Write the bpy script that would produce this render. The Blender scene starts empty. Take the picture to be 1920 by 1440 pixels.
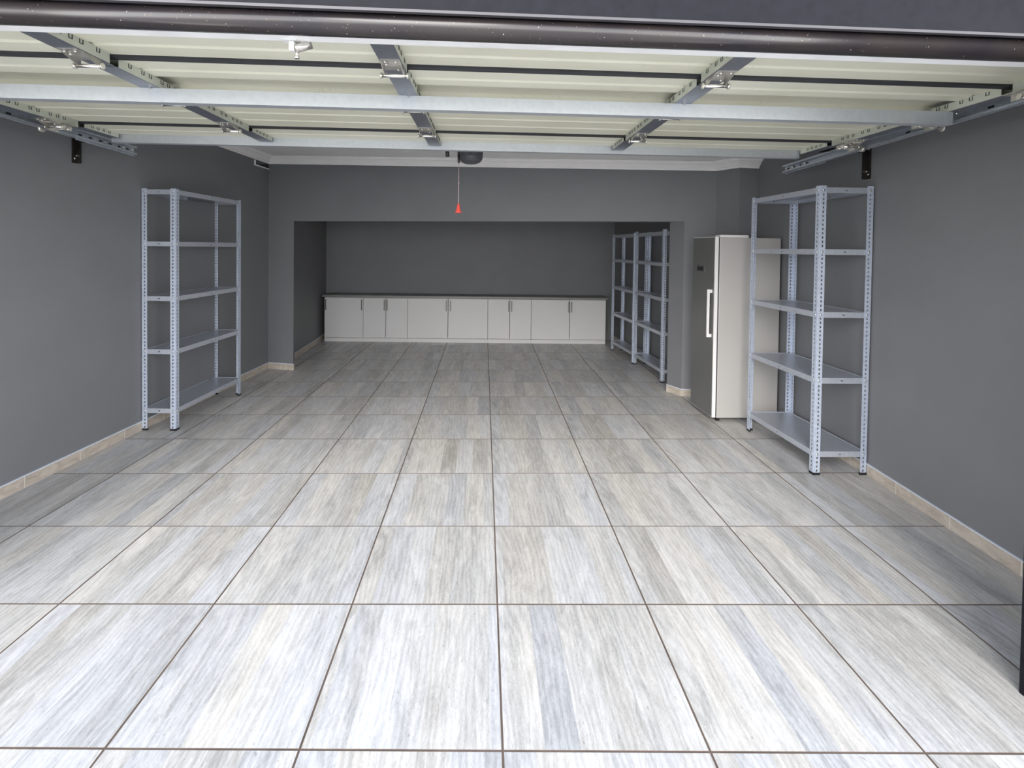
import bpy, bmesh, math, random
from mathutils import Vector, Matrix
random.seed(7)
SC = bpy.context.scene
COL = SC.collection
# ------------------------------------------------------------------ camera
W, Hh = 1920.0, 1440.0
F, CX, CY = 978.19, 924.17, 485.83
YAW, PIT, ROL, EYE = 0.0114016, -0.0211914, 0.0121504, 1.5
def _basis():
    c, s = math.cos(YAW), math.sin(YAW)
    A = Matrix(((c, -s, 0), (s, c, 0), (0, 0, 1)))
    c, s = math.cos(PIT), math.sin(PIT)
    B = Matrix(((1, 0, 0), (0, c, s), (0, -s, c)))
    M = (B @ A).transposed()
    R, Fw, U = M @ Vector((1, 0, 0)), M @ Vector((0, 1, 0)), M @ Vector((0, 0, 1))
    c, s = math.cos(ROL), math.sin(ROL)
    return R * c + U * s, -R * s + U * c, -Fw
_x, _y, _z = _basis()
cam_data = bpy.data.cameras.new('camera')
cam = bpy.data.objects.new('camera', cam_data)
COL.objects.link(cam)
cam.matrix_world = Matrix(((_x.x, _y.x, _z.x, 0), (_x.y, _y.y, _z.y, 0), (_x.z, _y.z, _z.z, EYE), (0, 0, 0, 1)))
cam_data.sensor_width = 36; cam_data.sensor_fit = 'HORIZONTAL'
cam_data.lens = F / W * 36
cam_data.shift_x = (W / 2 - CX) / W
cam_data.shift_y = (CY - Hh / 2) / W
cam_data.clip_start = 0.02
SC.camera = cam
# ------------------------------------------------------------------ daylight and exposure
SC.view_settings.view_transform = 'Standard'
SC.view_settings.look = 'None'
SC.view_settings.gamma = 1
SC.view_settings.use_curve_mapping = False
SC.view_settings.exposure = 0.0
world = bpy.data.worlds.new('sky'); SC.world = world; world.use_nodes = True
wn = world.node_tree; wn.nodes.clear()
w_out = wn.nodes.new('ShaderNodeOutputWorld'); w_bg = wn.nodes.new('ShaderNodeBackground')
w_tc = wn.nodes.new('ShaderNodeTexCoord'); w_sep = wn.nodes.new('ShaderNodeSeparateXYZ'); w_cr = wn.nodes.new('ShaderNodeValToRGB')
wn.links.new(w_tc.outputs['Generated'], w_sep.inputs[0]); wn.links.new(w_sep.outputs['Z'], w_cr.inputs[0])
wn.links.new(w_cr.outputs[0], w_bg.inputs[0]); wn.links.new(w_bg.outputs[0], w_out.inputs[0])
e = w_cr.color_ramp.elements
e[0].position = 0.0; e[0].color = (1.0, 0.985, 0.96, 1)
e[1].position = 1.0; e[1].color = (0.10, 0.13, 0.19, 1)
k = w_cr.color_ramp.elements.new(0.25); k.color = (0.88, 0.90, 0.95, 1)
k = w_cr.color_ramp.elements.new(0.55); k.color = (0.27, 0.30, 0.36, 1)
w_bg.inputs[1].default_value = 7.1
# low soft sun lamp, added as stand-in for bright low sky to light the depth
sun_d = bpy.data.lights.new('sky_sun', 'SUN'); sun_d.energy = 3.9; sun_d.angle = math.radians(38); sun_d.color = (1.0, 0.95, 0.88)
sky_sun = bpy.data.objects.new('sky_sun', sun_d); COL.objects.link(sky_sun); sky_sun.location = (0, -6, 4)
sky_sun.rotation_euler = Vector((0.20, 1, -0.53)).to_track_quat('-Z', 'Y').to_euler()

# ------------------------------------------------------------------ mesh helper
class MB:
    def __init__(s): s.v = []; s.f = []; s.m = []; s.cur = 0; s.sm = []; s.smooth = False
    def face(s, idx): s.f.append(idx); s.m.append(s.cur); s.sm.append(s.smooth)
    def poly(s, pts):
        n = len(s.v); s.v += [tuple(p) for p in pts]; s.face(list(range(n, n + len(pts)))); return s
    def box(s, x0, x1, y0, y1, z0, z1):
        n = len(s.v)
        s.v += [(x0, y0, z0), (x1, y0, z0), (x1, y1, z0), (x0, y1, z0), (x0, y0, z1), (x1, y0, z1), (x1, y1, z1), (x0, y1, z1)]
        for q in ((0, 3, 2, 1), (4, 5, 6, 7), (0, 1, 5, 4), (1, 2, 6, 5), (2, 3, 7, 6), (3, 0, 4, 7)):
            s.face([n + i for i in q])
        return s
    def prism(s, base, zb, zt):
        """vertical prism over a plan polygon (counter-clockwise); zb/zt numbers or functions of x,y"""
        fb = zb if callable(zb) else (lambda x, y: zb)
        ft = zt if callable(zt) else (lambda x, y: zt)
        n = len(s.v); k = len(base)
        s.v += [(x, y, fb(x, y)) for x, y in base] + [(x, y, ft(x, y)) for x, y in base]
        s.face([n + i for i in reversed(range(k))]); s.face([n + k + i for i in range(k)])
        for i in range(k):
            j = (i + 1) % k; s.face([n + i, n + j, n + k + j, n + k + i])
        return s
    def tube(s, a, b, r, r2=None, seg=14, caps=True):
        a = Vector(a); b = Vector(b); d = (b - a).normalized(); r2 = r if r2 is None else r2
        t = d.orthogonal().normalized(); u = d.cross(t); n = len(s.v)
        for p, rr in ((a, r), (b, r2)):
            for i in range(seg):
                an = 2 * math.pi * i / seg; s.v.append(tuple(p + (t * math.cos(an) + u * math.sin(an)) * rr))
        s.smooth = True
        for i in range(seg):
            j = (i + 1) % seg; s.face([n + i, n + j, n + seg + j, n + seg + i])
        s.smooth = False
        if caps:
            s.face([n + i for i in reversed(range(seg))]); s.face([n + seg + i for i in range(seg)])
        return s
    def lathe(s, prof, c=(0, 0, 0), seg=28):
        n = len(s.v); k = len(prof)
        for r, z in prof:
            for i in range(seg):
                an = 2 * math.pi * i / seg; s.v.append((c[0] + r * math.cos(an), c[1] + r * math.sin(an), c[2] + z))
        s.smooth = True
        for a in range(k - 1):
            for i in range(seg):
                j = (i + 1) % seg; s.face([n + a * seg + i, n + a * seg + j, n + (a + 1) * seg + j, n + (a + 1) * seg + i])
        s.smooth = False
        s.face([n + i for i in reversed(range(seg))]); s.face([n + (k - 1) * seg + i for i in range(seg)])
        return s
    def holed(s, o, u, v, w, h, holes, t):
        """sheet of thickness t: origin o, unit axes u (width w) and v (height h), rectangular holes (u0,u1,v0,v1) in one column"""
        o = Vector(o); u = Vector(u); v = Vector(v); nrm = u.cross(v) * t
        hs = sorted(holes, key=lambda q: q[2])
        def fb(u0, u1, v0, v1):
            if v1 - v0 < 1e-6 or u1 - u0 < 1e-6: return
            P = [o + u * a + v * b for a, b in ((u0, v0), (u1, v0), (u1, v1), (u0, v1))]
            s.poly(P); s.poly([p - nrm for p in reversed(P)])
        z = 0
        for (a, b, c, d) in hs:
            fb(0, w, z, c); fb(0, a, c, d); fb(b, w, c, d); z = d
            C = [(a, c), (b, c), (b, d), (a, d)]
            for i in range(4):
                p, q = C[i], C[(i + 1) % 4]
                A = o + u * p[0] + v * p[1]; B = o + u * q[0] + v * q[1]
                s.poly([B, A, A - nrm, B - nrm])
        fb(0, w, z, h)
        C = [(0, 0), (w, 0), (w, h), (0, h)]
        for i in range(4):
            p, q = C[i], C[(i + 1) % 4]
            A = o + u * p[0] + v * p[1]; B = o + u * q[0] + v * q[1]
            s.poly([A, A - nrm, B - nrm, B])
        return s
    def build(s, name, mats, parent=None, bevel=0, kind=None, label=None):
        me = bpy.data.meshes.new(name)
        me.from_pydata(s.v, [], s.f)
        if not isinstance(mats, (list, tuple)): mats = [mats]
        for m in mats: me.materials.append(m)
        me.polygons.foreach_set('material_index', s.m); me.polygons.foreach_set('use_smooth', s.sm)
        bm = bmesh.new(); bm.from_mesh(me); bmesh.ops.remove_doubles(bm, verts=bm.verts, dist=1e-5)
        if not getattr(s, 'keep', False): bmesh.ops.recalc_face_normals(bm, faces=bm.faces)
        bm.to_mesh(me); bm.free()
        o = bpy.data.objects.new(name, me); COL.objects.link(o)
        if parent: o.parent = parent
        if kind: o['kind'] = kind
        if label: o['label'] = label
        if bevel:
            b = o.modifiers.new('bevel', 'BEVEL'); b.width = bevel; b.segments = 3; b.limit_method = 'ANGLE'; b.angle_limit = math.radians(40)
            b.harden_normals = False
        return o
def tag(o, label, cat, group=None):
    o['label'] = label; o['category'] = cat
    if group: o['group'] = group
    return o
def thing(name, label, cat, loc=(0, 0, 0), rz=0, group=None):
    o = bpy.data.objects.new(name, None); COL.objects.link(o); o.location = loc; o.rotation_euler = (0, 0, rz)
    o.empty_display_size = 0.1
    return tag(o, label, cat, group)
def inst(src, parent, loc=(0, 0, 0), rot=(0, 0, 0)):
    c = src.copy(); COL.objects.link(c); c.parent = parent; c.location = loc; c.rotation_euler = rot
    return c

# ------------------------------------------------------------------ materials
def srgb(r, g, b):
    f = lambda c: (c / 255) / 12.92 if c / 255 <= 0.04045 else ((c / 255 + 0.055) / 1.055) ** 2.4
    return (f(r), f(g), f(b), 1)
class NT:
    def __init__(s, name):
        s.m = bpy.data.materials.new(name); s.m.use_nodes = True; s.t = s.m.node_tree; s.t.nodes.clear()
        s.out = s.n('ShaderNodeOutputMaterial'); s.b = s.n('ShaderNodeBsdfPrincipled'); s.l(s.b.outputs[0], s.out.inputs[0])
    def n(s, t, **kw):
        x = s.t.nodes.new(t)
        for a, b in kw.items(): setattr(x, a, b)
        return x
    def l(s, a, b): s.t.links.new(a, b)
    def put(s, sock, v):
        if isinstance(v, bpy.types.NodeSocket): s.l(v, sock)
        else: sock.default_value = v
    def math(s, op, a, b=None, c=None):
        x = s.n('ShaderNodeMath', operation=op); s.put(x.inputs[0], a)
        if b is not None: s.put(x.inputs[1], b)
        if c is not None: s.put(x.inputs[2], c)
        return x.outputs[0]
    def comb(s, x, y, z):
        q = s.n('ShaderNodeCombineXYZ'); s.put(q.inputs[0], x); s.put(q.inputs[1], y); s.put(q.inputs[2], z); return q.outputs[0]
    def noise(s, vec, scale, detail=3, rough=0.5, dist=0):
        q = s.n('ShaderNodeTexNoise'); s.put(q.inputs['Vector'], vec); q.inputs['Scale'].default_value = scale
        q.inputs['Detail'].default_value = detail; q.inputs['Roughness'].default_value = rough; q.inputs['Distortion'].default_value = dist
        return q.outputs['Fac']
    def ramp(s, fac, stops):
        q = s.n('ShaderNodeValToRGB'); s.put(q.inputs[0], fac); el = q.color_ramp.elements
        el[0].position, el[0].color = stops[0]; el[1].position, el[1].color = stops[-1]
        for p, c in stops[1:-1]:
            z = el.new(p); z.color = c
        return q.outputs[0]
    def mix(s, fac, a, b, blend='MIX'):
        q = s.n('ShaderNodeMix', data_type='RGBA', blend_type=blend); s.put(q.inputs[0], fac); s.put(q.inputs[6], a); s.put(q.inputs[7], b)
        return q.outputs[2]
    def bump(s, h, strength, dist=0.01):
        q = s.n('ShaderNodeBump'); q.inputs['Strength'].default_value = strength; q.inputs['Distance'].default_value = dist
        s.put(q.inputs['Height'], h); s.l(q.outputs[0], s.b.inputs['Normal'])
    def obj(s): return s.n('ShaderNodeTexCoord').outputs['Object']
def plain(name, col, rough=0.5, metal=0.0, var=0.06, scale=9, spec=0.5, bump=0, bscale=200):
    t = NT(name); o = t.obj(); f = t.noise(o, scale, 3)
    lo = tuple(c * (1 - var) for c in col[:3]) + (1,); hi = tuple(min(1, c * (1 + var)) for c in col[:3]) + (1,)
    t.l(t.ramp(f, [(0.3, lo), (0.7, hi)]), t.b.inputs['Base Color'])
    t.b.inputs['Roughness'].default_value = rough; t.b.inputs['Metallic'].default_value = metal
    t.b.inputs['Specular IOR Level'].default_value = spec
    if bump: t.bump(t.noise(o, bscale, 2), bump, 0.002)
    return t.m
M = {}
M['wall'] = plain('charcoal_paint', (0.181, 0.184, 0.193, 1), 0.55, var=0.03, scale=3, bump=0.25, bscale=260, spec=0.35)
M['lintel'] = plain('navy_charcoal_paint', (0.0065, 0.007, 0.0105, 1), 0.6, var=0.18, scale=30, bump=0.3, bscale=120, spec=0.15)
M['ceil'] = plain('ceiling_paint', (0.86, 0.85, 0.84, 1), 0.8, var=0.02)
M['cornice'] = plain('cornice_white', (0.92, 0.90, 0.885, 1), 0.6, var=0.02)
M['white_trim'] = plain('white_tile_trim', (0.62, 0.66, 0.74, 1), 0.35, var=0.04)
M['drive'] = plain('driveway_paving', (0.62, 0.60, 0.56, 1), 0.85, var=0.15, scale=4)
M['cab'] = plain('cabinet_laminate', (0.60, 0.592, 0.588, 1), 0.45, var=0.015, scale=2)
M['cabside'] = plain('cabinet_carcass', (0.50, 0.50, 0.49, 1), 0.5, var=0.02, scale=2)
M['worktop'] = plain('grey_worktop', (0.20, 0.20, 0.19, 1), 0.4, var=0.04, scale=40)
M['handle'] = plain('brushed_handle', (0.13, 0.13, 0.13, 1), 0.35, 0.5)
M['chrome'] = plain('zinc_bolt', (0.86, 0.84, 0.80, 1), 0.22, 1.0)
M['zinc'] = plain('zinc_plated_steel', (0.62, 0.60, 0.56, 1), 0.32, 0.9, var=0.15, scale=40)
M['black'] = plain('black_plastic', (0.012, 0.012, 0.014, 1), 0.5)
M['rubber'] = plain('black_rubber', (0.022, 0.023, 0.028, 1), 0.6, var=0.2)
M['darksteel'] = plain('dark_steel', (0.05, 0.045, 0.042, 1), 0.35, 0.7, var=0.3, scale=25)
M['red'] = plain('red_plastic', (0.78, 0.09, 0.07, 1), 0.4)
M['cord'] = plain('cord_fibre', (0.55, 0.42, 0.42, 1), 0.8)
M['fridge'] = plain('fridge_side_enamel', (0.44, 0.425, 0.405, 1), 0.4, var=0.015, scale=2)
M['fridgefront'] = plain('fridge_steel_front', (0.24, 0.24, 0.23, 1), 0.38, 0.55, var=0.03, scale=3)
M['fridgetrim'] = plain('fridge_light_trim', (0.78, 0.76, 0.75, 1), 0.35, var=0.01)
M['opener'] = plain('opener_grey_plastic', (0.09, 0.095, 0.105, 1), 0.4, var=0.04)
M['darkglass'] = plain('dark_glass', (0.02, 0.022, 0.025, 1), 0.15)
def galv(name, base, rough=0.42, metal=0.65, amp=1.0):
    t = NT(name); o = t.obj()
    vo = t.n('ShaderNodeTexVoronoi'); t.put(vo.inputs['Vector'], o); vo.inputs['Scale'].default_value = 45
    f = t.math('MULTIPLY', vo.outputs['Distance'], 0.6); g = t.noise(o, 7, 3)
    f = t.math('ADD', f, t.math('MULTIPLY', g, 0.6))
    lo = tuple(c * (1 - 0.12 * amp) for c in base[:3]) + (1,); hi = tuple(min(1, c * (1 + 0.1 * amp)) for c in base[:3]) + (1,)
    t.l(t.ramp(f, [(0.2, lo), (0.8, hi)]), t.b.inputs['Base Color'])
    t.b.inputs['Metallic'].default_value = metal; t.b.inputs['Roughness'].default_value = rough
    return t.m
M['galv'] = galv('galvanised_post', (0.52, 0.575, 0.68, 1), 0.45, 0.3)
M['galvshelf'] = galv('galvanised_shelf', (0.50, 0.53, 0.59, 1), 0.38, 0.45, 0.6)
M['strut'] = galv('galvanised_strut', (0.58, 0.61, 0.65, 1), 0.38, 0.6, 0.4)
M['stile'] = galv('galvanised_stile', (0.17, 0.185, 0.215, 1), 0.4, 0.6)
M['track'] = galv('galvanised_track', (0.55, 0.60, 0.66, 1), 0.35, 0.7)
M['stileweb'] = plain('lit_stile_web', (0.50, 0.52, 0.45, 1), 0.45, 0.1)  # lit look of the stile webs put into a paler, greenish colour
def panel_mat():
    t = NT('door_panel_cream'); o = t.obj()
    f = t.noise(o, 2.2, 4); d = t.noise(o, 60, 3)
    c = t.ramp(f, [(0.3, (0.68, 0.67, 0.53, 1)), (0.7, (0.76, 0.745, 0.62, 1))])
    c = t.mix(t.math('MULTIPLY', t.math('GREATER_THAN', d, 0.68), 0.25), c, (0.45, 0.36, 0.26, 1))
    t.l(c, t.b.inputs['Base Color']); t.b.inputs['Roughness'].default_value = 0.45
    return t.m
M['panel'] = panel_mat()
def seal_mat():
    t = NT('brown_black_vinyl_seal'); o = t.obj()
    f = t.noise(o, 3, 5, 0.6); d = t.noise(o, 190, 2)
    c = t.ramp(f, [(0.35, (0.016, 0.014, 0.017, 1)), (0.66, (0.030, 0.024, 0.023, 1))])
    c = t.mix(t.math('GREATER_THAN', d, 0.74), c, (0.42, 0.32, 0.26, 1))
    t.l(c, t.b.inputs['Base Color']); t.b.inputs['Roughness'].default_value = 0.24
    return t.m
M['seal'] = seal_mat()
def floor_mat():
    t = NT('wood_look_tile')
    uv = t.n('ShaderNodeUVMap', uv_map='tile'); sp = t.n('ShaderNodeSeparateXYZ'); t.l(uv.outputs[0], sp.inputs[0])
    at = t.n('ShaderNodeAttribute', attribute_name='tile_rand'); r = at.outputs['Fac']
    u, v = sp.outputs[0], sp.outputs[1]
    us = t.math('ADD', u, t.math('MULTIPLY', r, 0.35))
    def strip(width, seed, off):
        idx = t.math('FLOOR', t.math('DIVIDE', t.math('ADD', us, off), width))
        wn_ = t.n('ShaderNodeTexWhiteNoise', noise_dimensions='3D'); t.l(t.comb(idx, t.math('MULTIPLY', r, 37.0), seed), wn_.inputs['Vector'])
        return wn_.outputs['Value']
    a = strip(0.108, 1.0, 0.0); b = strip(0.041, 5.0, 0.013); h = strip(0.108, 9.0, 0.0)
    # soft lengthwise streaks
    cs = t.comb(t.math('ADD', t.math('MULTIPLY', u, 17.0), t.math('MULTIPLY', r, 50.0)), t.math('ADD', t.math('MULTIPLY', v, 3.6), t.math('MULTIPLY', a, 40.0)), r)
    st = t.noise(cs, 1.0, 8, 0.66, 0.9)
    cf = t.comb(t.math('ADD', t.math('MULTIPLY', u, 150.0), t.math('MULTIPLY', r, 90.0)), t.math('MULTIPLY', v, 26.0), a)
    fine = t.noise(cf, 1.0, 5, 0.7, 2.2)
    wv = t.n('ShaderNodeTexWave', wave_type='RINGS', rings_direction='Z'); wv.inputs['Scale'].default_value = 1.0
    t.l(t.comb(t.math('MULTIPLY', u, 14.0), t.math('MULTIPLY', v, 2.2), t.math('MULTIPLY', r, 3.0)), wv.inputs['Vector'])
    wv.inputs['Distortion'].default_value = 9; wv.inputs['Detail'].default_value = 3; wv.inputs['Detail Scale'].default_value = 1.6
    f = t.math('ADD', t.math('MULTIPLY', a, 0.30), t.math('MULTIPLY', b, 0.08))
    f = t.math('ADD', f, t.math('MULTIPLY', st, 1.15))
    f = t.math('ADD', f, t.math('MULTIPLY', t.math('SUBTRACT', fine, 0.5), 1.0))
    f = t.math('ADD', f, t.math('MULTIPLY', wv.outputs['Fac'], 0.17))
    f = t.math('SUBTRACT', f, 0.50)
    tone = t.ramp(f, [(0.02, (0.34, 0.335, 0.325, 1)), (0.32, (0.50, 0.493, 0.48, 1)), (0.55, (0.61, 0.60, 0.585, 1)), (0.85, (0.73, 0.72, 0.705, 1))])
    tint = t.ramp(t.math('ADD', t.math('MULTIPLY', h, 0.5), t.math('MULTIPLY', t.noise(cs, 0.55, 3), 0.55)),
                  [(0.25, (1.03, 1.0, 0.955, 1)), (0.5, (1.0, 1.0, 1.0, 1)), (0.72, (0.97, 0.99, 1.04, 1))])
    c = t.mix(1.0, tone, tint, 'MULTIPLY')
    # dark pores and knots
    pn = t.noise(t.comb(t.math('MULTIPLY', u, 85.0), t.math('MULTIPLY', v, 30.0), r), 1.0, 2)
    c = t.mix(t.math('MULTIPLY', t.math('GREATER_THAN', pn, 0.735), 0.45), c, (0.16, 0.15, 0.145, 1))
    t.l(c, t.b.inputs['Base Color'])
    t.b.inputs['Roughness'].default_value = 0.36; t.b.inputs['Specular IOR Level'].default_value = 0.4
    t.bump(fine, 0.12, 0.002)
    return t.m
M['tile'] = floor_mat()
M['grout'] = plain('brown_grout', (0.13, 0.095, 0.075, 1), 0.9, var=0.3, scale=6)
def skirt_mat():
    t = NT('beige_skirting_tile'); o = t.obj(); sp = t.n('ShaderNodeSeparateXYZ'); t.l(o, sp.inputs[0])
    n1 = t.noise(t.comb(t.math('MULTIPLY', sp.outputs[0], 9.0), 0.0, t.math('MULTIPLY', sp.outputs[2], 22.0)), 1.0, 5, 0.6, 0.8)
    c = t.ramp(n1, [(0.3, (0.36, 0.31, 0.26, 1)), (0.55, (0.50, 0.44, 0.37, 1)), (0.75, (0.60, 0.55, 0.48, 1))])
    fr = t.math('FRACT', t.math('DIVIDE', t.math('ADD', sp.outputs[0], 10.0), 0.41))
    c = t.mix(t.math('LESS_THAN', fr, 0.014), c, (0.66, 0.62, 0.56, 1))
    t.l(c, t.b.inputs['Base Color']); t.b.inputs['Roughness'].default_value = 0.5
    return t.m
M['skirt'] = skirt_mat()

# ------------------------------------------------------------------ the room
def zcor(x, y=0): return 2.388 - 0.0362 * x          # underside of the cornice follows the slightly falling ceiling
CO = 0.085
def zceil(x, y=0): return zcor(x) + CO
LW = [(-2.915, 1.3), (-2.765, 4.2), (-2.652, 6.36)]
LW2 = [(-2.915, 1.3), (-2.652, 6.36)]
RWL = [(2.44, 1.3), (2.59, 3.45), (2.60, 4.99)]
PL, PR = (-2.318, 6.285), (2.015, 5.32)
P0, P1 = (-2.652, 6.36), (2.306, 5.255)
PB0, PB1 = (-2.365, 6.45), (1.93, 5.50)
def S(o): o['kind'] = 'structure'; return o
def wall_run(name, pts, outward, zt=zceil, mat='wall', zb=0):
    """vertical slab along a plan polyline, outward = thickness vector"""
    m = MB()
    for a, b in zip(pts, pts[1:]):
        q = [a, b, (b[0] + outward[0], b[1] + outward[1]), (a[0] + outward[0], a[1] + outward[1])]
        m.prism(q, zb, zt)
    return m.build(name, M[mat], kind='structure')
wall_run('wall_left', LW, (-0.2, 0))
wall_run('wall_right', RWL, (0.2, 0))
# partition with the wide opening: two piers and the header
ZH = 1.795
m = MB()
m.prism([P0, PL, PB0, (-2.70, 6.55)], 0, zceil)
m.prism([PL, PR, PB1, PB0], lambda x, y: ZH, zceil)
m.prism([PR, P1, (2.42, 5.00), (2.75, 5.00), (2.75, 5.65), PB1], 0, zceil)
m.build('wall_middle', M['wall'], kind='structure')
wall_run('wall_alcove_left', [(-2.52, 6.48), (-2.64, 8.62)], (-0.2, 0))
wall_run('wall_alcove_right', [(2.27, 5.52), (2.10, 8.62)], (0.2, 0))
wall_run('wall_back', [(-2.9, 8.60), (2.4, 8.60)], (0, 0.2))
m = MB(); m.prism([(-3.2, 1.45), (3.0, 1.45), (3.0, 8.9), (-3.2, 8.9)], zceil, lambda x, y: zceil(x) + 0.15)
m.build('ceiling', M['ceil'], kind='structure')
# front wall of the building: right jamb, left jamb, lintel with a thin metal angle
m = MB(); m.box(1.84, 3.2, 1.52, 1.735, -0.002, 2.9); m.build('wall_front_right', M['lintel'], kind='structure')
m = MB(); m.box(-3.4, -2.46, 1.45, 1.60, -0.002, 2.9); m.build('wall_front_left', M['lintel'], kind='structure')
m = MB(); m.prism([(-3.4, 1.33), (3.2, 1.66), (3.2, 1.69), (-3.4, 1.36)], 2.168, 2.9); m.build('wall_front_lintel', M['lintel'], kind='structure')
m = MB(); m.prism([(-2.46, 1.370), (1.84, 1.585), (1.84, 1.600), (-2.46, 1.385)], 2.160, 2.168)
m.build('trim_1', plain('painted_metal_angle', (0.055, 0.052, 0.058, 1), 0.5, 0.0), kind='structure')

# floor tiles: real lines, slightly irregular as laid
COLX = [(-0.0, -3.05), (0.0096, -2.4332), (-0.0022, -1.7546), (-0.0065, -1.1076), (-0.0107, -0.5245), (-0.0053, 0.0726), (0.0053, 0.6788), (-0.0003, 1.3338), (0.020, 1.905), (0.02, 2.53), (0.02, 3.15)]
ROWY = [(-0.006, 0.93), (-0.0047, 1.5255), (0.0049, 2.1655), (0.0113, 2.7825), (0.0195, 3.4435), (0.0218, 4.0682), (0.0266, 4.665), (0.0313, 5.2346), (0.036, 5.8157), (0.0406, 6.3829), (0.0452, 6.9571), (0.0493, 7.4639), (0.052, 8.03), (0.054, 8.62)]
def cross(c, r):
    a, b = c; d, k = r        # x = b + a y ; y = k + d x
    y = (k + d * b) / (1 - d * a); return b + a * y, y
def build_floor():
    me = bpy.data.meshes.new('floor'); bm = bmesh.new()
    uvl = bm.loops.layers.uv.new('tile'); rl = bm.faces.layers.float.new('tile_rand')
    g = 0.0036
    for j in range(len(ROWY) - 1):
        for i in range(len(COLX) - 1):
            P = [cross(COLX[i], ROWY[j]), cross(COLX[i + 1], ROWY[j]), cross(COLX[i + 1], ROWY[j + 1]), cross(COLX[i], ROWY[j + 1])]
            Q = [(P[0][0] + g, P[0][1] + g), (P[1][0] - g, P[1][1] + g), (P[2][0] - g, P[2][1] - g), (P[3][0] + g, P[3][1] - g)]
            top = [bm.verts.new((x, y, 0)) for x, y in Q]; bot = [bm.verts.new((x, y, -0.004)) for x, y in Q]
            rr = random.random(); fl = random.choice([1, -1])
            fs = [bm.faces.new(top)]
            for a in range(4): b = (a + 1) % 4; fs.append(bm.faces.new([bot[a], bot[b], top[b], top[a]]))
            for f in fs:
                f[rl] = rr
                for L in f.loops: L[uvl].uv = ((L.vert.co.x - P[0][0]) , fl * (L.vert.co.y - P[0][1]))
                if f is not fs[0]: f.material_index = 1
    n = len(bm.faces)
    vs = [bm.verts.new(p) for p in ((-3.2, 0.9, -0.0012), (3.2, 0.9, -0.0012), (3.2, 8.9, -0.0012), (-3.2, 8.9, -0.0012))]
    f = bm.faces.new(vs); f.material_index = 1
    bm.to_mesh(me); bm.free()
    me.materials.append(M['tile']); me.materials.append(M['grout'])
    o = bpy.data.objects.new('floor', me); COL.objects.link(o); S(o)
build_floor()
m = MB(); m.box(-14, 14, -16, 0.9, -0.12, -0.006); m.build('ground', M['drive'], kind='structure')

# skirting tiles: local x runs along the wall
def skirting(name, a, b, flip=1, h=0.070, t=0.009, ext=0):
    a = Vector((a[0], a[1], 0)); b = Vector((b[0], b[1], 0)); L = (b - a).length
    ang = math.atan2(b.y - a.y, b.x - a.x)
    m = MB(); y0, y1 = (0, t) if flip > 0 else (-t, 0)
    m.box(-ext, L + ext, y0, y1, 0.0, h); m.cur = 1; y0, y1 = (0, t + .002) if flip > 0 else (-t - .002, 0)
    m.box(-ext, L + ext, y0, y1, h, h + 0.007)
    o = m.build(name, [M['skirt'], M['white_trim']], kind='structure'); o.location = a; o.rotation_euler = (0, 0, ang)
skirting('baseboard_left', LW[0], LW[1], -1)
skirting('baseboard_left_rear', LW[1], LW[2], -1)
skirting('baseboard_right', RWL[0], RWL[1], 1)
skirting('baseboard_right_rear', RWL[1], RWL[2], 1)
skirting('baseboard_middle_left', P0, PL, -1, ext=0.009)
skirting('baseboard_middle_right', PR, P1, -1, ext=0.009)
skirting('baseboard_jamb_left', PL, PB0, -1)
skirting('baseboard_jamb_right', PR, PB1, 1)
skirting('baseboard_alcove_left', (-2.52, 6.48), (-2.64, 8.60), -1)
skirting('baseboard_alcove_right', (2.27, 5.52), (2.10, 8.60), 1)

# cornice: cove profile swept along the plan line (mitred)
def cornice(name, pts, inward):
    """inward: list of inward offset directions per point (plan vectors for a unit projection)"""
    prof = [(0, 0), (0.012, 0), (0.014, 0.016), (0.024, 0.020), (0.040, 0.040), (0.060, 0.058), (0.074, 0.062), (0.078, 0.074), (0.092, 0.076), (0.092, CO), (0, CO)]
    m = MB(); k = len(prof)
    for (x, y), (dx, dy) in zip(pts, inward):
        for p, z in prof: m.v.append((x + dx * p, y + dy * p, zcor(x) + z))
    for i in range(len(pts) - 1):
        for a in range(k):
            b = (a + 1) % k; m.face([i * k + a, i * k + b, (i + 1) * k + b, (i + 1) * k + a])
    m.face(list(range(k))); m.face([(len(pts) - 1) * k + i for i in reversed(range(k))])
    m.build(name, M['cornice'], kind='structure')
cornice('trim_2', [(-2.915, 1.75), P0, P1, (2.42, 5.00), (2.60, 5.00)],
        [(1, 0), (1, -1.22), (-0.93, -0.85), (-0.75, -1.0), (0, -1)])

# high window frame at the far end of the left wall, just under the cornice
def lw_pt(y): t = (y - LW[1][1]) / (LW[2][1] - LW[1][1]); return LW[1][0] + t * (LW[2][0] - LW[1][0])
fa = math.atan2(LW[2][0] - LW[1][0], LW[2][1] - LW[1][1])
m = MB(); m.box(0, 0.004, 0, 0.33, 0, 0.05)
win = m.build('window_1', M['darkglass'], kind='structure'); win.location = (lw_pt(6.02), 6.02, 2.425); win.rotation_euler = (0, 0, -fa)
m = MB(); m.box(0, 0.014, 0, 0.33, -0.012, 0.0); m.box(0, 0.014, -0.014, 0.0, -0.012, 0.05)
m.build('window_frame', M['cornice'], win)

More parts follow.
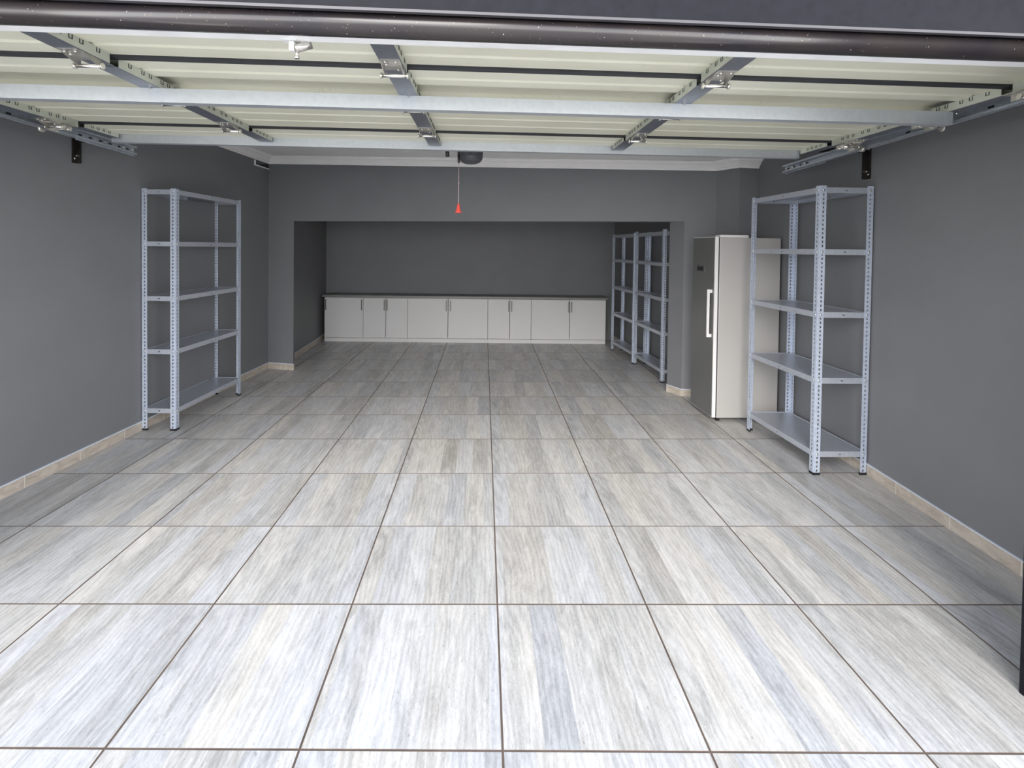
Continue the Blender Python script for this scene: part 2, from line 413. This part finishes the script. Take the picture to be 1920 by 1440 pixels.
# ------------------------------------------------------------------ slotted steel racks
def make_bolt():
    m = MB(); m.lathe([(0.0075, 0), (0.0075, 0.002), (0.005, 0.0045), (0.001, 0.0055)], seg=10)
    return m
BOLT = make_bolt()
def rack(label, loc, rz, L, D, T, zs, group=None, wf=0.042, pitch=0.0285, bolts=True):
    t = thing('shelving_rack', label, 'shelving rack', loc, rz, group)
    hp = []; n = int((T - 0.03) / pitch)
    for sx in (0, 1):
        for sy in (0, 1):
            cx, cy = (sx * D, sy * L)
            m = MB(); dx = 1 if sx == 0 else -1; dy = 1 if sy == 0 else -1
            holes = [(0.017, 0.027, 0.022 + pitch * i, 0.037 + pitch * i) for i in range(n) if 0.037 + pitch * i < T]
            # flange along x (faces front/back) and flange along y (faces side)
            m.holed((0, 0, 0), (dx, 0, 0), (0, 0, 1), wf, T, holes, 0.0018 * (1 if dx * dy > 0 else -1) * -1)
            m.holed((0, 0, 0), (0, dy, 0), (0, 0, 1), wf, T, holes, 0.0018 * (1 if dx * dy > 0 else -1))
            p = m.build('post', M['galv'], t); p.location = (cx, cy, 0)
            m = MB(); e_ = 0.003
            xs = sorted((-e_ * dx, (wf + e_) * dx)); ys = sorted((-e_ * dy, (wf + e_) * dy))
            m.box(xs[0], xs[1], *sorted((-e_ * dy, 0.006 * dy)), 0.0, 0.016); m.box(*sorted((-e_ * dx, 0.006 * dx)), ys[0], ys[1], 0.0, 0.016)
            m.build('foot', M['black'], p)
            if bolts:
                for z in zs:
                    for kx in (0, 1):
                        b = bpy.data.objects.new('bolt', rack.bolt.data); COL.objects.link(b); b.parent = p
                        if kx: b.location = (0.022 * dx, -0.0006 * dy, z - 0.018); b.rotation_euler = (math.pi / 2 * dy, 0, 0)
                        else: b.location = (-0.0006 * dx, 0.022 * dy, z - 0.018); b.rotation_euler = (0, -math.pi / 2 * dx, 0)
    for z in zs:
        m = MB(); i = 0.0035; h = 0.038
        m.box(i, D - i, i, L - i, z - 0.006, z - 0.004)
        def lip(o, u, w, flip):
            sl = []
            k = max(1, int(round(w / 0.3)))
            o = Vector(o); u = Vector(u)
            m.holed(o, u, (0, 0, 1), w, h, [(w / 2 - 0.008, w / 2 + 0.008, h / 2 - 0.004, h / 2 + 0.004)], flip * 0.0015)
        lip((i, i, z - h), (1, 0, 0), D - 2 * i, -1); lip((i, L - i, z - h), (1, 0, 0), D - 2 * i, 1)
        lip((i, i, z - h), (0, 1, 0), L - 2 * i, 1); lip((D - i, i, z - h), (0, 1, 0), L - 2 * i, -1)
        # folded returns and rolled top edge
        for (a, b, c, d) in ((i, D - i, i, i + 0.014), (i, D - i, L - i - 0.014, L - i), (i, i + 0.014, i, L - i), (D - i - 0.014, D - i, i, L - i)):
            m.box(a, b, c, d, z - h, z - h + 0.0015)
        for (a, b, c, d) in ((i - .001, D - i + .001, i - .001, i + 0.006), (i - .001, D - i + .001, L - i - 0.006, L - i + .001), (i - .001, i + 0.006, i, L - i), (D - i - 0.006, D - i + .001, i, L - i)):
            m.box(a, b, c, d, z - 0.005, z)
        m.box(D * 0.5 - 0.02, D * 0.5 + 0.02, 0.02, L - 0.02, z - 0.016, z - 0.006)
        m.build('shelf', M['galvshelf'], t)
    return t
_b = BOLT.build('bolt', M['chrome']); rack.bolt = _b; bpy.data.objects.remove(_b, do_unlink=False) if False else None
ZS = [1.932, 1.530, 1.098, 0.655, 0.160]
rack('galvanised slotted steel rack with five empty shelves against the left wall', (-2.757, 4.20, 0), -0.033, 1.03, 0.272, 1.943, [1.935, 1.520, 1.082, 0.655, 0.178])
rack('galvanised five-shelf rack in front of the fridge against the right wall', (2.213, 3.455, 0), 0.020, 0.86, 0.362, 1.943, [1.932, 1.520, 1.098, 0.655, 0.158])
GR = 'racks in the alcove'
rack('nearer of the two alcove racks, partly hidden behind the right wall edge', (1.985, 5.845, 0), 0.050, 0.94, 0.190, 1.735, [1.712, 1.356, 0.958, 0.568, 0.146], 'racks in the alcove', 0.036)
rack('farther alcove rack, standing next to the end of the cabinets', (1.930, 6.815, 0), 0.070, 0.92, 0.18, 1.722, [1.712, 1.356, 0.958, 0.568, 0.146], 'racks in the alcove', 0.036)
bpy.data.objects.remove(_b)

# ------------------------------------------------------------------ fridge
FX, FY, FD, FWd = 1.988, 4.53, 0.59, 0.445
fr = thing('fridge', 'tall upright fridge with light grey sides and a grey door beside the right rack', 'fridge', (FX, FY, 0), 0.03)
m = MB(); m.box(0.045, FD, 0.0, FWd, 0.03, 1.617); m.build('cabinet_body', M['fridge'], fr, bevel=0.006)
m = MB(); m.box(0.047, 0.30, 0.001, 0.10, 1.617, 1.640); m.build('top_cap', M['fridgetrim'], fr, bevel=0.006)
m = MB(); m.cur = 0; m.box(0.0, 0.004, 0.006, FWd - 0.006, 0.04, 1.618); m.cur = 1; m.box(0.004, 0.034, 0.0, FWd, 0.034, 1.624)
dr = m.build('door', [M['fridgefront'], M['fridgetrim']], fr, bevel=0.003)
m = MB(); m.box(0.034, 0.045, 0.006, FWd - 0.006, 0.045, 1.61); m.build('door_gasket', M['rubber'], fr)
m = MB(); m.box(-0.042, -0.022, 0.030, 0.052, 0.737, 1.158); m.box(-0.030, 0.0, 0.030, 0.052, 1.128, 1.158); m.box(-0.030, 0.0, 0.030, 0.052, 0.737, 0.767)
m.build('door_handle', M['fridgetrim'], dr, bevel=0.004)
m = MB(); m.box(-0.003, 0.001, 0.20, 0.35, 1.308, 1.362); m.cur = 1; m.box(-0.005, -0.002, 0.215, 0.335, 1.318, 1.352)
m.build('display', [M['handle'], M['darkglass']], dr)
for (x, y) in ((0.07, 0.04), (0.07, FWd - 0.04), (FD - 0.05, 0.04), (FD - 0.05, FWd - 0.04)):
    m = MB(); m.tube((x, y, 0), (x, y, 0.032), 0.018); m.build('foot', M['black'], fr)
m = MB(); m.box(0.06, 0.075, 0.01, FWd - 0.01, 0.004, 0.032); m.build('kick_plate', M['black'], fr)

# ------------------------------------------------------------------ low cabinets and worktop
CYF, CBK = 8.20, 8.592
ZC0, ZC1, ZP = 0.064, 0.700, 0.064
units = [(-2.543, -1.933, [(-2.543, -1.933)], [-2.516, -1.956], 'leftmost white base cabinet with one door and two thin handles'),
         (-1.933, -1.239, [(-1.933, -1.582), (-1.582, -1.239)], [-1.601, -1.559], 'narrow two-door white base cabinet beside the leftmost single-door one'),
         (-1.239, 0.024, [(-1.239, -0.602), (-0.602, 0.024)], [-0.629, -0.565], 'wide two-door white base cabinet in the middle of the row'),
         (0.024, 0.709, [(0.024, 0.369), (0.369, 0.709)], [0.351, 0.397], 'narrow two-door white base cabinet right of the middle wide one'),
         (0.709, 1.890, [(0.709, 1.316), (1.316, 1.890)], [1.298, 1.341], 'rightmost white base cabinet with two wide doors, nearest the alcove racks')]
for (a, b, doors, hs, lab) in units:
    t = thing('base_cabinet', lab, 'cabinet', ((a + b) / 2, CYF, 0), 0, 'white base cabinets along the back wall'); ox = (a + b) / 2
    m = MB(); x0, x1 = a - ox + 0.001, b - ox - 0.001
    m.box(x0, x0 + 0.016, 0.02, CBK - CYF, ZP, ZC1); m.box(x1 - 0.016, x1, 0.02, CBK - CYF, ZP, ZC1)
    m.box(x0, x1, 0.02, CBK - CYF, ZP, ZP + 0.016); m.box(x0, x1, CBK - CYF - 0.01, CBK - CYF, ZP, ZC1); m.box(x0, x1, 0.02, CBK - CYF, ZC1 - 0.016, ZC1)
    m.build('body', M['cabside'], t)
    m = MB(); m.box(x0, x1, 0.012, 0.03, 0.0, ZP - 0.004); m.build('plinth', M['cab'], t)
    for k, (c, d) in enumerate(doors):
        m = MB(); m.box(c - ox + 0.0035, d - ox - 0.0035, 0.0, 0.018, ZC0 + 0.003, ZC1 - 0.006)
        do = m.build('door', M['cab'], t, bevel=0.0015)
        for hx in hs:
            if c < hx < d:
                m = MB(); hh = hx - ox
                m.box(hh - 0.007, hh + 0.007, -0.030, -0.018, 0.500, 0.668); m.box(hh - 0.005, hh + 0.005, -0.020, 0.0, 0.512, 0.524); m.box(hh - 0.005, hh + 0.005, -0.020, 0.0, 0.644, 0.656)
                m.build('handle', M['handle'], do, bevel=0.002)
m = MB(); m.box(-2.568, 1.914, 8.17, 8.596, ZC1 + 0.001, 0.737)
tag(m.build('worktop', M['worktop'], bevel=0.004), 'long grey worktop lying over the row of white cabinets', 'worktop')

# ------------------------------------------------------------------ sectional garage door, opened overhead
SKEW = 0.05      # the curtain hangs slightly out of square with the side walls
GD = thing('garage_door', 'open overhead sectional garage door with cream ribbed panels and steel struts', 'garage door', (0, 1.55, 2.18), 0)
XA, XB = -2.345, 2.15
JY = [0.085, 0.44, 0.91, 1.53, 1.90]
ST = [-2.31, -1.395, -0.342, 0.85, 2.115]
HO = {1: -0.075, 2: -0.055, 3: -0.15}
def hinge_mb():
    m = MB(); w = 0.034
    m.box(-w, w, -0.075, 0.03, -0.003, 0.0)
    for s in (-1, 1):
        x = s * w
        m.prism([(x - .0015, -0.055), (x + .0015, -0.055), (x + .0015, 0.03), (x - .0015, 0.03)], lambda q, y: -0.004 - 0.026 * max(0, min(1, (y + 0.055) / 0.06)), 0.0)
    for (x, y) in ((-0.018, -0.06), (0.018, -0.06), (-0.018, -0.035), (0.016, 0.018)):
        m.tube((x, y, -0.003), (x, y, -0.010), 0.006, 0.0045, 8)
    return m
HG = hinge_mb().build('hinge', M['zinc'])
def pin_mb():
    m = MB(); m.tube((-0.046, 0, 0), (0.046, 0, 0), 0.007, seg=12); m.tube((-0.05, 0, 0), (-0.044, 0, 0), 0.011, seg=10); m.tube((0.044, 0, 0), (0.05, 0, 0), 0.011, seg=10); return m
PN = pin_mb().build('hinge_pin', M['chrome'])
for j in range(4):
    y0, y1 = JY[j] + 0.004, JY[j + 1] - 0.004; d = y1 - y0
    # ribbed profile along y, extruded along x
    def rib(f0, dp=0.006, w=0.030): return [(y0 + f0 * d - w / 2, 0), (y0 + f0 * d - w / 6, dp), (y0 + f0 * d + w / 6, dp), (y0 + f0 * d + w / 2, 0)]
    prof = [(y0, 0.004)] + [(y0 + 0.012, -0.003)]
    if j == 0: prof += rib(0.68)
    elif j == 3: prof += rib(0.5)
    elif j == 1: prof += rib(0.30) + [(y0 + 0.48 * d, 0.0), (y0 + 0.50 * d, 0.024), (y0 + 0.86 * d, 0.024), (y0 + 0.88 * d, 0.0)]
    else: prof += rib(0.25) + rib(0.50) + rib(0.75)
    prof += [(y1 - 0.02, 0.0), (y1 - 0.006, -0.004), (y1, 0.004)]
    m = MB(); n = len(prof)
    pts = prof + [(y1, 0.035), (y0, 0.035)]; n = len(pts)
    for x in (XA, XB): m.v += [(x, y, z) for y, z in pts]
    for a in range(n): b = (a + 1) % n; m.face([a, b, n + b, n + a])
    m.face(list(range(n))); m.face([n + i for i in reversed(range(n))])
    sec = m.build('door_section', M['panel'], GD)
    for k, x in enumerate(ST):
        m = MB(); w = (0.075 if k in (1, 2, 3) else 0.06) / 2; zb = -0.038; a, b = y0 + (0.0 if j == 0 else 0.016), (y1 - 0.02 if j < 3 else 1.825)
        zb = zb if j < 3 else -0.030
        m.cur = 0; m.box(x - w, x + w, y0, (y1 if j < 3 else b), zb, zb + 0.002)
        m.cur = 1; m.box(x - w, x - w + 0.002, a, b, zb + 0.002, 0.0); m.box(x + w - 0.002, x + w, a, b, zb + 0.002, 0.0)
        m.cur = 0; m.box(x - w, x + w, b - 0.002, b, zb, 0.0)
        m.cur = 2
        for s in (-1, 1):
            xx = x + s * w
            q = a + 0.05
            while q < b - 0.05:
                for (f0, f1, g0, g1) in ((q, q + 0.003, -0.016, -0.003), (q + 0.014, q + 0.017, -0.016, -0.003), (q, q + 0.017, -0.018, -0.016)):
                    m.box(*sorted((xx - s * 0.001, xx + s * 0.0012)), f0, f1, g0, g1)
                q += 0.045 if int((q - a) / 0.05) % 3 else 0.075
        m.build('stile', [M['stile'], M['stileweb'], M['black']], sec)
for j in (1, 2, 3):
    m = MB(); m.box(XA + 0.01, XB - 0.01, JY[j] - 0.020, JY[j] + 0.016, -0.010, 0.003); m.build('joint_seal', M['rubber'], GD)
    for x in ST:
        h = inst(HG, GD, (x, JY[j] + HO[j] - 0.02, -0.037)); p = inst(PN, h, (0, 0.022, -0.026))
bpy.data.objects.remove(HG); bpy.data.objects.remove(PN)
# end roller brackets and rollers running in the tracks
for j, y in ((1, JY[1] - 0.05), (2, JY[2] - 0.03), (3, JY[3] - 0.10)):
    for s, x in ((-1, ST[0]), (1, ST[-1])):
        m = MB(); m.box(x - 0.05, x + 0.05, y - 0.06, y + 0.05, -0.043, -0.040)
        m.box(*sorted((x + s * 0.04, x + s * 0.043)), y - 0.03, y + 0.03, -0.078, -0.043)
        m.box(*sorted((x - s * 0.03, x - s * 0.027)), y - 0.03, y + 0.03, -0.072, -0.043)
        for q in (-0.045, 0.035): m.tube((x, y + q, -0.043), (x, y + q, -0.052), 0.007, seg=8)
        rb = m.build('roller_bracket', M['zinc'], GD)
        m = MB(); m.tube((x - s * 0.04, y, -0.064), (x + s * 0.115, y, -0.064), 0.0055, seg=10); m.tube((x + s * 0.098, y, -0.064), (x + s * 0.118, y, -0.064), 0.019, seg=18)
        m.build('roller', M['zinc'], rb)
# struts
def strut(y, z0, z1, xa, xb):
    m = MB(); m.box(xa, xb, y, y + 0.002, z0, z1); m.box(xa, xb, y + 0.002, y + 0.045, z1 - 0.002, z1); m.box(xa, xb, y + 0.002, y + 0.045, z0, z0 + 0.002)
    m.box(xa, xb, y + 0.043, y + 0.045, z1 - 0.012, z1 - 0.002)
    o = m.build('strut', M['strut'], GD)
    for x in ST:
        m = MB(); m.tube((x + 0.004, y - 0.004, z1 - 0.006), (x + 0.004, y + 0.004, z1 - 0.006), 0.006, seg=8); m.build('strut_bolt', M['chrome'], o)
strut(0.695, -0.096, -0.0385, -2.335, 2.10)
strut(1.84, -0.052, 0.0, -2.335, 2.09)
# bottom edge: aluminium rail and round vinyl weather seal
m = MB(); m.box(XA, XB, 0.035, 0.088, -0.058, 0.03); m.build('bottom_rail', plain('white_aluminium', (0.93, 0.93, 0.93, 1), 0.3, 0.0), GD)
m = MB(); m.tube((XA, 0.0, -0.038), (XB, 0.0, -0.038), 0.0355, seg=32); m.build('weather_seal', M['seal'], GD)
# lock
LX = -0.595
m = MB(); m.box(LX - 0.035, LX + 0.015, 0.07, 0.105, -0.060, -0.036); m.prism([(LX - 0.012, 0.075), (LX + 0.004, 0.075), (LX + 0.004, 0.10), (LX - 0.012, 0.10)], -0.090, -0.06)
lk = m.build('latch', plain('white_enamel', (0.8, 0.8, 0.78, 1), 0.3), GD, bevel=0.003)
m = MB(); m.tube((LX + 0.004, 0.085, -0.082), (LX + 0.048, 0.10, -0.062), 0.0125, seg=16); m.build('latch_barrel', M['zinc'], lk)
m = MB(); m.tube((LX + 0.010, 0.085, -0.085), (LX + 0.010, 0.085, -0.108), 0.004, seg=10); m.tube((LX + 0.010, 0.085, -0.104), (LX + 0.010, 0.085, -0.112), 0.007, seg=10); m.build('latch_knob', M['zinc'], lk)

for o in list(GD.children):
    for q in [o] + list(o.children):
        if q.name.startswith('hinge'):
            if q.parent is GD: q.location.y += SKEW * q.location.x
            continue
        for vv in q.data.vertices: vv.co.y += SKEW * vv.co.x
# ------------------------------------------------------------------ horizontal tracks and their wall brackets
def track(label, a, b, side, bx, by, ylen):
    """a,b plan points of the outer lower edge; side=+1 wall to the right"""
    a = Vector((a[0], a[1], 0)); b = Vector((b[0], b[1], 0)); L = (b - a).length
    t = thing('door_track', label, 'garage door track', (a.x, a.y, 2.118), -math.atan2(b.x - a.x, b.y - a.y), 'garage door tracks')
    s = -side           # local x towards the door
    m = MB(); X = lambda p, q: sorted((s * p, s * q))
    z0, z1 = 0.0, 0.058
    m.box(*X(0.0, 0.002), 0, L, z0, z1)                    # web on the wall side
    holes = []
    m.box(*X(0.0, 0.026), 0, L, z0, z0 + 0.002); m.box(*X(0.0, 0.026), 0, L, z1 - 0.002, z1)
    m.box(*X(0.024, 0.026), 0, L, z0, z0 + 0.012); m.box(*X(0.024, 0.026), 0, L, z1 - 0.012, z1)
    m.cur = 1
    q = 0.35
    while q < L - 0.05:
        m.box(*X(0.0018, 0.0032), q, q + 0.03, z0 + 0.024, z0 + 0.034); q += 0.5 if q < L - 0.65 else 0.09
    m.build('rail', [M['track'], M['black']], t)
    m = MB(); m.box(*X(-0.030, -0.001), L - 0.55, L + 0.01, z1 - 0.002, z1 + 0.001); m.box(*X(-0.003, 0.0), L - 0.55, L + 0.01, z0 - 0.006, z1)
    m.build('angle', M['track'], t)
    for q in (L - 0.03, L - 0.12, L - 0.30):
        m = MB(); m.tube((s * 0.002, q, z0 + 0.03), (s * 0.012, q, z0 + 0.03), 0.008, seg=8); m.build('bolt', M['chrome'], t)
    return t
def bracket(label, xw, y, side, z0, z1, xin, zbar):
    t = thing('track_bracket', label, 'bracket', (xw, y, z0), 0, 'track brackets on the side walls'); s = -side
    m = MB(); X = lambda p, q: sorted((s * p, s * q)); h = z1 - z0
    m.box(*X(0.002, 0.005), -0.012, 0.030, 0, h); m.box(*X(0.002, 0.034), 0.028, 0.031, 0.0, h)
    m.cur = 1
    for q in (0.03, 0.052, 0.20): m.tube((s * 0.005, 0.004 if q != 0.052 else 0.02, q), (s * 0.013, 0.004 if q != 0.052 else 0.02, q), 0.008, seg=8)
    m.build('upright', [M['darksteel'], M['chrome']], t)
    m = MB(); wd = abs(xin - xw); m.box(*X(0.034, wd), 0.026, 0.029, zbar - z0 - 0.016, zbar - z0 + 0.008); m.box(*X(0.034, wd), 0.0, 0.026, zbar - z0 + 0.006, zbar - z0 + 0.008)
    m.build('cross_bar', M['darksteel'], t)
    return t
track('galvanised steel track along the right edge of the open garage door', (2.185, 1.92), (2.345, 4.10), 1, 0, 0, 0)
track('galvanised steel track along the left edge of the open garage door', (-2.395, 2.30), (-2.475, 3.68), -1, 0, 0, 0)
bracket('dark steel angle bracket on the right wall above the tall rack', 2.589, 3.52, 1, 2.0, 2.24, 2.18, 2.196)
bracket('dark steel angle bracket high on the left wall before the rack', -2.797, 3.56, -1, 2.04, 2.28, -2.32, 2.196)

# ------------------------------------------------------------------ opener and release cord
op = thing('garage_door_opener', 'dark grey rounded motor head of the garage door opener under the ceiling', 'garage door opener', (-0.152, 4.6, 2.235))
m = MB(); m.lathe([(0.02, 0.0), (0.055, 0.004), (0.082, 0.016), (0.098, 0.036), (0.105, 0.060), (0.106, 0.066), (0.103, 0.068), (0.103, 0.074), (0.106, 0.076), (0.106, 0.145)], seg=40); m.build('motor_housing', M['opener'], op)
m = MB(); m.box(-0.02, 0.02, -2.86, -0.09, 0.075, 0.105); m.build('drive_rail', M['stile'], op)
m = MB(); m.box(-0.05, -0.035, -0.02, 0.02, 0.14, zceil(-0.15) - 2.235 + 0.002); m.box(0.035, 0.05, -0.02, 0.02, 0.14, zceil(-0.15) - 2.235 + 0.002); m.build('ceiling_strap', M['zinc'], op)
m = MB(); m.box(-0.028, 0.028, -1.00, -0.84, 0.045, 0.075); tr = m.build('trolley', M['darksteel'], op)
m = MB(); m.tube((-0.058, -0.95, 0.05), (-0.053, -0.945, -0.09), 0.008, seg=10); m.tube((-0.053, -0.945, -0.09), (-0.051, -0.958, -0.145), 0.009, seg=10); m.build('release_lever', M['darksteel'], tr)
m = MB(); m.tube((-0.02, -0.98, 0.05), (-0.128, -1.035, -0.06), 0.007, seg=10); m.tube((-0.128, -1.035, -0.055), (-0.124, -1.04, -0.118), 0.013, seg=12); m.build('door_arm', M['darksteel'], op)
rc = thing('release_cord', 'thin pale cord with a red bell-shaped handle hanging from the garage door opener', 'pull cord', (-0.203, 3.64, 1.786))
m = MB(); m.tube((0, 0, 0.02), (0.0, 0, 0.306), 0.0022, seg=8); m.tube((0.0, 0, 0.16), (0.0, 0, 0.168), 0.004, seg=8); m.build('cord', M['cord'], rc)
m = MB(); m.lathe([(0.022, -0.044), (0.023, -0.038), (0.020, -0.034), (0.014, -0.018), (0.009, 0.010), (0.006, 0.018), (0.003, 0.022)], seg=20); m.build('handle', M['red'], rc)
